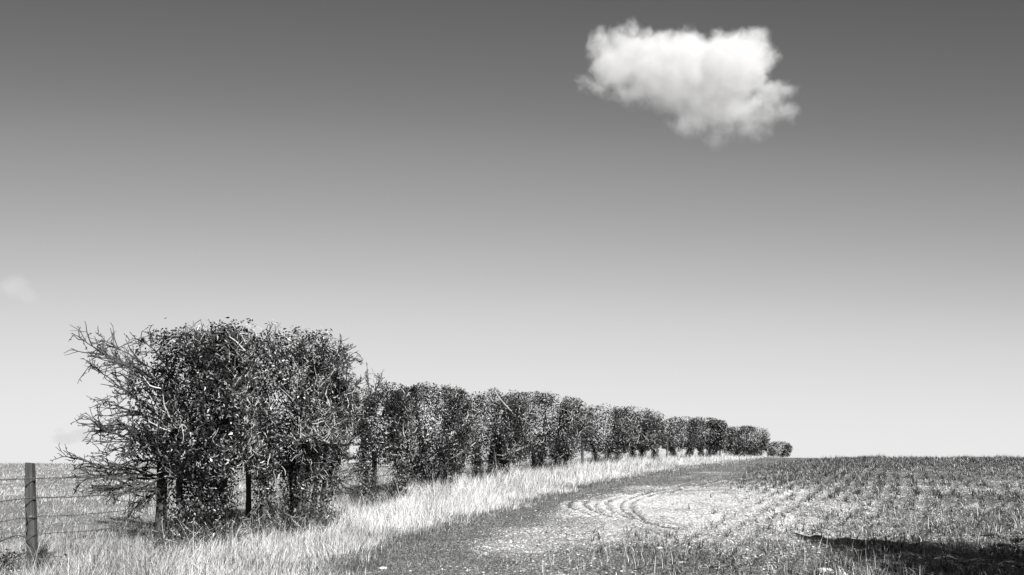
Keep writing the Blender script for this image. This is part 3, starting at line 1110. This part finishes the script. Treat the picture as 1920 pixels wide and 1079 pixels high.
        V, Q, A_ = tubes(s2, np.full((ms * 5, 4), .0035), 3, r.random(ms * 5) ** 2); g2.add(V, Q, None, A_)
        g2.build('suckers', M_TWIG, root)
    gl.build(foliage, M_IVY, root)
    return root


# name the bushes from the near end of the hedge to the far end
FEAT_A = [(330, 760, 152, 634, -.2, .022), (340, 720, 205, 640, .4, .016), (350, 740, 262, 640, -.5, .012), (325, 800, 165, 680, .3, .016), (320, 800, 178, 745, -.4, .015),
          (320, 850, 150, 776, .1, .016), (318, 860, 172, 800, .5, .012), (315, 880, 140, 858, -.3, .020), (315, 890, 140, 902, .3, .018),
          (312, 900, 150, 888, .8, .014), (315, 900, 195, 915, -.5, .014), (318, 900, 232, 962, .1, .010), (330, 780, 225, 700, .8, .014), (330, 830, 215, 790, -.8, .014),
          (325, 870, 230, 850, .0, .014), (340, 860, 200, 830, -.7, .014), (345, 760, 190, 660, .7, .014), (330, 840, 190, 850, .9, .012)]
FEAT_B = [(590, 760, 640, 648, 0, .012), (600, 780, 662, 668, .2, .012), (600, 800, 668, 720, -.2, .012), (590, 890, 652, 915, .3, .009), (540, 700, 575, 628, .2, .008)]
FEAT_C = [(700, 780, 712, 706, 0, .009), (705, 790, 690, 708, .2, .008), (700, 860, 655, 860, .2, .012), (700, 850, 640, 830, 0, .011), (700, 880, 660, 880, -.2, .010), (735, 850, 760, 890, 0, .010), (700, 830, 660, 790, .2, .011)]

make_bush(380, 12.2, 287, 476, 606, 1036, 'tall ivy-topped bush nearest the fence post, with bare branches reaching left', depth=.95, seed=1, stems=5, nl=90, n2=1300, n3=5200, n4=3600, leaves=13500, leaf=.066, ivy=.62, zlow=.3, rough=.8, feats=FEAT_A, nn=2.6)
make_bush(548, 14.0, 424, 660, 620, 1001, 'wide twiggy bush joined to the right side of the tallest bush', depth=1.0, seed=2, stems=6, nl=110, n2=1500, n3=6500, n4=4200, leaves=12500, leaf=.062, ivy=.46, zlow=.28, feats=FEAT_B, shaggy=.10, nn=3.0, slope=-.10)
make_bush(722, 20.5, 664, 776, 716, 950, 'short-stemmed bush just past the tall pair, with thin shoots sticking up from its top', depth=.8, seed=3, stems=2, nl=45, n2=420, n3=1800, n4=1400, leaves=9500, leaf=.064, zlow=.34, rough=.7, ivy=.5, feats=FEAT_C, shaggy=.06, tscale=1.2)
make_bush(806, 22.5, 728, 896, 719, 930, 'broad ivy-clad bush with a thick dark trunk and pale crooked branches below', depth=1.15, seed=4, stems=4, nl=80, n2=600, n3=2400, n4=1500, leaves=13000, leaf=.068, rough=.5, ivy=.7, tscale=1.3, slope=-.04)
make_bush(925, 27.0, 858, 1000, 733, 905, 'leafy bush with a pale bough in place of a leaf patch slanting across its top', depth=1.2, seed=5, stems=3, nl=60, n2=500, n3=2000, n4=900, leaves=12000, leaf=.07, rough=.5, ivy=.68, tscale=1.45, slope=-.03)
make_bush(1030, 31.5, 946, 1100, 738, 890, 'twiggy dark bush standing behind the tallest tuft of dry grass', depth=1.5, seed=6, stems=4, nl=70, n2=650, n3=2800, n4=900, leaves=12000, leaf=.072, rough=.5, ivy=.55, tscale=1.6, slope=-.12)
make_bush(1140, 39.0, 1086, 1192, 761, 873, 'bush after the first dip in the hedge top, with a pale bare stub of trunk', depth=1.6, seed=7, stems=3, nl=60, n2=500, n3=2200, n4=400, leaves=8500, leaf=.078, ivy=.62, tscale=1.7, slope=-.02, nn=2.2, rough=.5)
make_bush(1205, 43.5, 1164, 1246, 768, 869, 'sloping bush right of the pale trunk stub, before the thin dark post', depth=1.8, seed=8, stems=3, nl=60, n2=480, n3=2200, n4=300, leaves=8500, leaf=.08, ivy=.62, tscale=2.0, slope=-.14, rough=.5)
make_bush(1275, 53.0, 1239, 1314, 781, 862, 'small round bush right of the thin dark post, on two short dark stems', depth=1.8, seed=9, stems=2, nl=50, n2=400, n3=1800, n4=0, leaves=7000, leaf=.09, ivy=.62, tscale=2.0, slope=-.02, nn=2.2, rough=.5)
make_bush(1328, 58.0, 1290, 1360, 784, 860, 'dark flat-topped bush, third from the far end of the hedge', depth=2.0, seed=10, stems=3, nl=50, n2=400, n3=1800, n4=0, leaves=7500, leaf=.10, ivy=.66, tscale=2.5, slope=-.05, rough=.5)
make_bush(1396, 76.0, 1352, 1438, 799, 857, 'dense rounded dark bush, next to last before the crest', depth=2.6, seed=11, stems=4, nl=60, n2=450, n3=2000, n4=0, leaves=9000, leaf=.12, ivy=.8, tscale=3.0, nn=2.0, zlow=.02, rough=.5)
make_bush(1456, 105.0, 1438, 1483, 828, 861, 'smallest bush, alone at the far end of the hedge on the crest', depth=1.6, seed=12, stems=2, nl=40, n2=260, n3=900, n4=0, leaves=2600, leaf=.15, ivy=.8, tscale=3.6, feats=None, nn=2.0, zlow=.02, rough=.5)


# the pale boughs that catch the sun on the far bushes
def pale_bough(parent, px0, px1, d, yo, rad):
    a0, b0 = P(*px0, d + yo), P(*px1, d + yo)
    org = np.array(parent.location)
    t_ = np.linspace(0, 1, 9)[:, None]
    c_ = (a0 * (1 - t_) + b0 * t_) - org + np.cumsum(rng.normal(0, .015, (9, 3)), 0)
    g = Geo(); V, Q, A_ = tubes(c_[None], np.linspace(rad, rad * .7, 9)[None], 7, np.array([1.3])); g.add(V, Q, None, A_)
    g.build('bare_bough', M_PALE, parent, None, True)


M_PALE = plain_mat('pale_dead_wood', [(.3, .04), (.5, .09), (.7, .14)], 14, .8)
B_ = [o for o in COL.objects if o.name.startswith('hawthorn_bush')]
pale_bough(B_[4], (930, 738), (962, 778), 27, -1.15, .035)  # added bough, stands in for a pale patch of leaves
pale_bough(B_[6], (1138, 781), (1134, 812), 39, -1.4, .06)
pale_bough(B_[7], (1203, 803), (1192, 832), 43.5, -1.5, .04)
pale_bough(B_[8], (1283, 822), (1281, 838), 53, -1.5, .05)

# the evergreens on the right, whose shadows fall across the field
def shade_trees():
    for k, (px, py, H, R_, lab) in enumerate([(1470, 999, 6.4, 4.7, 'tall cone-shaped evergreen right of the field, casting the long pointed shadow'),
                                              (1800, 1000, 6.2, 1.6, 'narrow cone-shaped evergreen standing beyond the taller one right of the field')]):
        tip = gpt(px, py)
        c = tip[:2] + SUN_DIR * (H - (tip[2] - .1)) / math.tan(SUN_EL)
        make_bush(0, 0, 0, R_, 0, 0, lab, depth=R_, seed=20 + k, stems=2, nl=260, n2=1500, n3=2500, n4=0, leaves=26000, leaf=.14, ivy=1.6, base_xy=c, z_top=H + .1, zlow=.04, rough=.45, cone=True,
                  kind='evergreen_tree', cat='tree', foliage='foliage', group='evergreens right of the field', trunk_ivy=False)


shade_trees()


# =================================================================== fence
def post_mesh(g, x, y, w, h, seed, lean=(0, 0), square=False, dpth=None):
    """hewn post, slightly uneven, with a chipped top"""
    r = np.random.default_rng(seed)
    n = 4 if square else 12
    K = 14
    zs = np.linspace(-.25, h, K)
    dpth = dpth or w
    V = []
    m = 16
    ang = np.arange(m) * 2 * np.pi / m
    if square:
        # rounded square section
        cx_, sx_ = np.cos(ang + .2), np.sin(ang + .2)
        k_ = 1 / (np.abs(cx_) ** 6 + np.abs(sx_) ** 6) ** (1 / 6)
        sec = np.c_[cx_ * k_ * w / 2, sx_ * k_ * dpth / 2]
    else:
        sec = np.c_[np.cos(ang) * w / 2, np.sin(ang) * dpth / 2]
    for k, z in enumerate(zs):
        s_ = 1 - .04 * z + r.normal(0, .008)
        ring = np.c_[sec * s_, np.full(m, z)]
        ring[:, :2] += (vnoise(np.c_[ring[:, :2] * 18, np.full(m, z * 3)] + seed, seed)[:, None] - .5) * .012
        ring[:, 0] += lean[0] * z; ring[:, 1] += lean[1] * z
        if k == K - 1: ring[:, 2] += (vnoise(ring * 22 + seed, seed) - .5) * .02
        V.append(ring)
    V = np.concatenate(V)
    idx = np.arange(K * m).reshape(K, m)
    nx = np.roll(idx, -1, 1)
    Q = np.stack([idx[:-1], nx[:-1], nx[1:], idx[1:]], -1).reshape(-1, 4)
    top = V[-m:].mean(0) + np.array([0, 0, .003])
    V = np.vstack([V, top])
    T = np.stack([idx[-1], nx[-1], np.full(m, K * m)], -1)
    g.add(V, Q, T)


def fence():
    x0, y0 = FENCE_PTS[1]
    org = np.array([x0, y0, base_h(np.array([[x0, y0]]))[0]])
    root = bpy.data.objects.new('barbed_wire_fence', None)
    COL.objects.link(root); root.location = org
    tag(root, 'wire fence on weathered wooden posts running behind the hedge bushes', 'fence')
    posts = []
    spec = [(FENCE_PTS[0], .12, 1.38, (.0, 0)), (FENCE_PTS[1], .108, 1.39, (-.025, 0)), (FENCE_PTS[2], .17, 1.35, (0.03, 0)), (FENCE_PTS[3], .11, 1.35, (.0, 0)), (FENCE_PTS[4], .12, 1.35, (.01, 0)),
            (FENCE_PTS[5], .13, 1.35, (0, 0))]
    far = [(P(860, 900, 26)[0], 26.0), (P(1000, 880, 32)[0], 32.0), (P(1092, 868, 37.2)[0], 37.2), (P(1251, 856, 49)[0], 49.0), (P(1350, 853, 65)[0], 65.0), (P(1440, 856, 92)[0], 92.0)]
    spec += [(f_, .13, 1.25 if i != 3 else 1.5, (0, 0)) for i, f_ in enumerate(far)]
    for i, ((x, y), w, h, ln) in enumerate(spec):
        gz = ground_h(np.array([[x, y]]), False)[0]
        g = Geo()
        post_mesh(g, x, y, w, h, 60 + i, ln, square=(i == 1))
        # every post is its own mesh, its foot at its own origin
        o = g.build('post', M_POST, root, (x - org[0], y - org[1], gz - org[2]), i != 1)
        if i == 1: o['label'] = 'squared free-standing post with a knot'
        if i == 2: o['label'] = 'thick round post under the tallest bush'
        posts.append(np.array([x, y, gz]))
        if i == 1:
            k = Geo()
            V, F = stone_verts(2, 5)
            k.add(V * np.array([.028, .02, .04]) + np.array([.008, -.062, .72]), None, F)
            k.build('knot', M_KNOT, o, None, True)
    hs = [1.20, .955, .72, .50]
    for wi, hh in enumerate(hs):
        g = Geo()
        for a_, b_ in zip(posts[:-1], posts[1:]):
            L_ = np.linalg.norm(b_ - a_)
            n = 26
            t_ = np.linspace(0, 1, n)[:, None]
            off = .07 if a_[1] < 40 else .07
            c_ = a_ * (1 - t_) + b_ * t_ + np.array([.0, 0, hh]) + np.array([0, -.0, 0])
            c_[:, 0] += .065
            c_[:, 2] -= np.sin(t_[:, 0] * math.pi) * (.02 + .012 * wi) * L_ / 3 + rng.normal(0, .003, n)
            V, Q, A_ = tubes((c_ - org)[None], np.full((1, n), .0058 if wi < 2 else .0042), 4); g.add(V, Q, None, A_)
            # barbs
            nb_ = int(L_ / .13)
            if a_[1] < 22:
                f = (np.arange(nb_) + .5) / nb_
                pos = np.stack([np.interp(f, t_[:, 0], c_[:, k]) for k in range(3)], 1) - org
                for dv_ in (np.array([.35, .3, 1]), np.array([.3, -.4, -1])):
                    dv_ = dv_ / np.linalg.norm(dv_) * .02
                    Pn = np.stack([pos - dv_, pos, pos + dv_], 1)
                    V, Q, A_ = tubes(Pn, np.tile([.002, .0075, .002], (len(pos), 1)), 3); g.add(V, Q, None, A_)
        g.build('barbed_wire', M_WIRE, root)
    return root


M_KNOT = plain_mat('dark_wood_knot', [(.3, .015), (.7, .06)], 40, .8)
fence()


# bramble stems arching by the near post and tall dead stalks in the grass
def bramble():
    p0 = P(30, 1072, 9.9); g0 = ground_h(p0[None, :2])[0]
    org = np.array([p0[0], p0[1], g0])
    root = bpy.data.objects.new('bramble', None); COL.objects.link(root); root.location = org
    tag(root, 'dark arching bramble stems at the foot of the free-standing fence post', 'bramble')
    arcs = [[(-20, 1030), (0, 1016), (20, 1007), (38, 1004), (50, 1010), (60, 1022)], [(62, 1025), (75, 1052), (85, 1047), (100, 1040)],
            [(0, 1060), (15, 1040), (28, 1035), (45, 1052), (60, 1075)], [(48, 1000), (52, 985), (49, 970), (48, 955)], [(-10, 1070), (8, 1050), (20, 1062), (34, 1078)],
            [(66, 1075), (72, 1050), (84, 1036), (101, 1041)]]
    g = Geo()
    for a_ in arcs:
        pts = np.array([P(x, y, 9.9 + rng.normal(0, .05)) for x, y in a_]) - org
        tt = np.linspace(0, len(pts) - 1, 16)
        c_ = np.stack([np.interp(tt, np.arange(len(pts)), pts[:, k]) for k in range(3)], 1)
        c_[1:-1] = (c_[:-2] + 2 * c_[1:-1] + c_[2:]) / 4
        V, Q, A_ = tubes(c_[None], np.linspace(.009, .004, 16)[None], 5, np.array([.1])); g.add(V, Q, None, A_)
    r = rng
    m = 46
    p = np.c_[r.normal(.0, .28, m), r.normal(0, .15, m), np.zeros(m)]
    dd = np.c_[r.normal(0, .8, (m, 2)), np.ones(m)]; dd /= np.linalg.norm(dd, axis=1, keepdims=True)
    su = walk(p, dd, r.uniform(.2, .6, m), 9, .18, droop=.25, r=r)
    V, Q, A_ = tubes(su, np.linspace(.005, .002, 9)[None] * np.ones((m, 1)), 4, r.uniform(0, .4, m)); g.add(V, Q, None, A_)
    g.build('stems', M_TWIG, root)
    gl = Geo()
    k = 420
    i = r.integers(0, m, k); j = r.integers(2, 9, k)
    pos = su[i, j] + r.normal(0, .03, (k, 3))
    leaf_mesh(gl, pos, r.normal(0, .5, (k, 3)) + np.array([0, -.3, .6]), r.uniform(.03, .06, k), np.clip(r.beta(1.3, 3, k), 0, 1), r)
    gl.build('leaves', M_IVY, root)


bramble()


# =================================================================== clouds
def cloud(name, label, D, blobs, dens, noise_scale, thr, gain_, alb, big=.5, group=None, hull=1.22, aniso=.0, softness=.5, base_soft=False):
    """blobs in photo pixels (x, y, rx, ry, depth offset as a share of D) turned into real ellipsoids D metres away"""
    import bmesh
    B = []
    for (x, y, rx, ry, off) in blobs:
        d = D * (1 + off)
        c = P(x, y, d)
        k = np.linalg.norm(c - np.array([0, 0, EYE])) / FPX
        B.append((c, rx * k, (rx + ry) * .36 * k, ry * k * 1.02))
    cen = np.mean([b[0] for b in B], 0)
    bm = bmesh.new()
    for (c, ax, ay, az) in B:
        M = Matrix.Translation(Vector(c - cen)) @ Matrix.Diagonal((ax * hull, ay * hull, az * hull, 1))
        bmesh.ops.create_icosphere(bm, subdivisions=3, radius=1, matrix=M)
    me = bpy.data.meshes.new(name)
    bm.to_mesh(me); bm.free()
    tmp = link('tmp_hull', me)
    md = tmp.modifiers.new('r', 'REMESH'); md.mode = 'VOXEL'; md.voxel_size = max(b[3] for b in B) / 9
    dg = bpy.context.evaluated_depsgraph_get()
    me2 = bpy.data.meshes.new_from_object(tmp.evaluated_get(dg))
    bpy.data.objects.remove(tmp)
    me2.name = name
    o = link(name, me2, None, cen)
    m, t = new_mat(name + '_vapour')
    tc = node(t, 'ShaderNodeTexCoord'); obj = tc.outputs['Object']
    S0 = B[0][3]
    acc = None
    for (c, ax, ay, az) in B:
        s1 = node(t, 'ShaderNodeVectorMath', operation='SUBTRACT'); s1.inputs[1].default_value = tuple(c - cen)
        t.links.new(obj, s1.inputs[0])
        s2 = node(t, 'ShaderNodeVectorMath', operation='MULTIPLY'); s2.inputs[1].default_value = (1 / ax, 1 / ay, 1 / az)
        t.links.new(s1.outputs[0], s2.inputs[0])
        s3 = node(t, 'ShaderNodeVectorMath', operation='LENGTH'); t.links.new(s2.outputs[0], s3.inputs[0])
        f = math_n(t, 'SUBTRACT', 1.0, s3.outputs['Value'])
        # scale by size so that small knobs and the large body have like edges
        f = math_n(t, 'MULTIPLY', f, min(ax, az) / S0)
        acc = f if acc is None else math_n(t, 'SMOOTH_MAX', acc, f, .12)
    n1 = noise_n(t, obj, noise_scale, 7, .62, .35)
    n2 = noise_n(t, obj, noise_scale * .38, 2, .5)
    f = math_n(t, 'ADD', acc, math_n(t, 'MULTIPLY', math_n(t, 'SUBTRACT', n1, .5), softness))
    f = math_n(t, 'ADD', f, math_n(t, 'MULTIPLY', math_n(t, 'SUBTRACT', n2, .5), big))
    f = math_n(t, 'MULTIPLY', math_n(t, 'SUBTRACT', f, thr), gain_, None, True)
    f = math_n(t, 'MULTIPLY', math_n(t, 'POWER', f, 1.4), dens)
    if base_soft:
        sp = node(t, 'ShaderNodeSeparateXYZ'); t.links.new(obj, sp.inputs[0])
        zf = math_n(t, 'ADD', math_n(t, 'MULTIPLY', sp.outputs[2], .45 / S0), .85)
        zf = math_n(t, 'MAXIMUM', math_n(t, 'MINIMUM', zf, 1.3), .28)
        f = math_n(t, 'MULTIPLY', f, zf)
    vs = node(t, 'ShaderNodeVolumePrincipled')
    vs.inputs['Color'].default_value = (alb, alb, alb, 1)
    vs.inputs['Anisotropy'].default_value = aniso
    t.links.new(f, vs.inputs['Density'])
    out = node(t, 'ShaderNodeOutputMaterial'); t.links.new(vs.outputs[0], out.inputs['Volume'])
    me2.materials.clear(); me2.materials.append(m)
    tag(o, label, 'cloud', group)
    return o


SC.cycles.volume_bounces = 4
SC.cycles.max_bounces = 12
SC.cycles.transparent_max_bounces = 12
SC.cycles.volume_step_rate = 1.0
SC.cycles.volume_max_steps = 512
CUM = [(1275, 140, 110, 68, 0), (1190, 118, 75, 50, .01), (1355, 135, 85, 62, -.01), (1335, 195, 85, 48, 0), (1415, 212, 68, 32, -.03),
       (1120, 158, 40, 20, .0), (1150, 128, 46, 42, 0), (1165, 78, 38, 26, 0), (1438, 178, 44, 30, 0), (1300, 236, 60, 22, 0), (1405, 244, 60, 22, 0), (1190, 180, 60, 22, 0), (1470, 205, 40, 20, 0), (1385, 100, 60, 40, 0), (1180, 56, 26, 24, 0), (1128, 84, 30, 30, 0), (1298, 72, 26, 22, .01), (1350, 76, 30, 22, -.01),
       (1415, 78, 32, 30, 0), (1447, 105, 20, 28, 0), (1474, 222, 36, 12, 0), (1350, 238, 48, 24, .01), (1240, 168, 75, 30, 0),
       (1474, 172, 24, 18, 0), (1240, 82, 60, 26, 0), (1348, 262, 34, 22, 0), (1500, 232, 20, 6, 0)]
cloud('cumulus_cloud', 'single bright white ragged cloud high in the dark sky', 700, CUM, .05, .085, .05, 5.0, .585, big=.12, group=None, softness=.72, base_soft=True)

cloud('faint_cloud', 'very faint thin pale cloud wisp at the left edge of the sky', 900, [(30, 535, 40, 26, 0), (52, 552, 26, 24, 0), (8, 530, 26, 12, 0)], .0035, .035, .22, 3, .8, big=.3, softness=1.1, hull=1.35)
cloud('low_cloud', 'small faint grey cloud low behind the bare branches of the tallest bush', 1100, [(125, 822, 34, 15, 0), (156, 815, 34, 17, 0), (112, 808, 18, 12, 0)], .012, .035, .16, 3, .22, big=.3, softness=.9, hull=1.35)
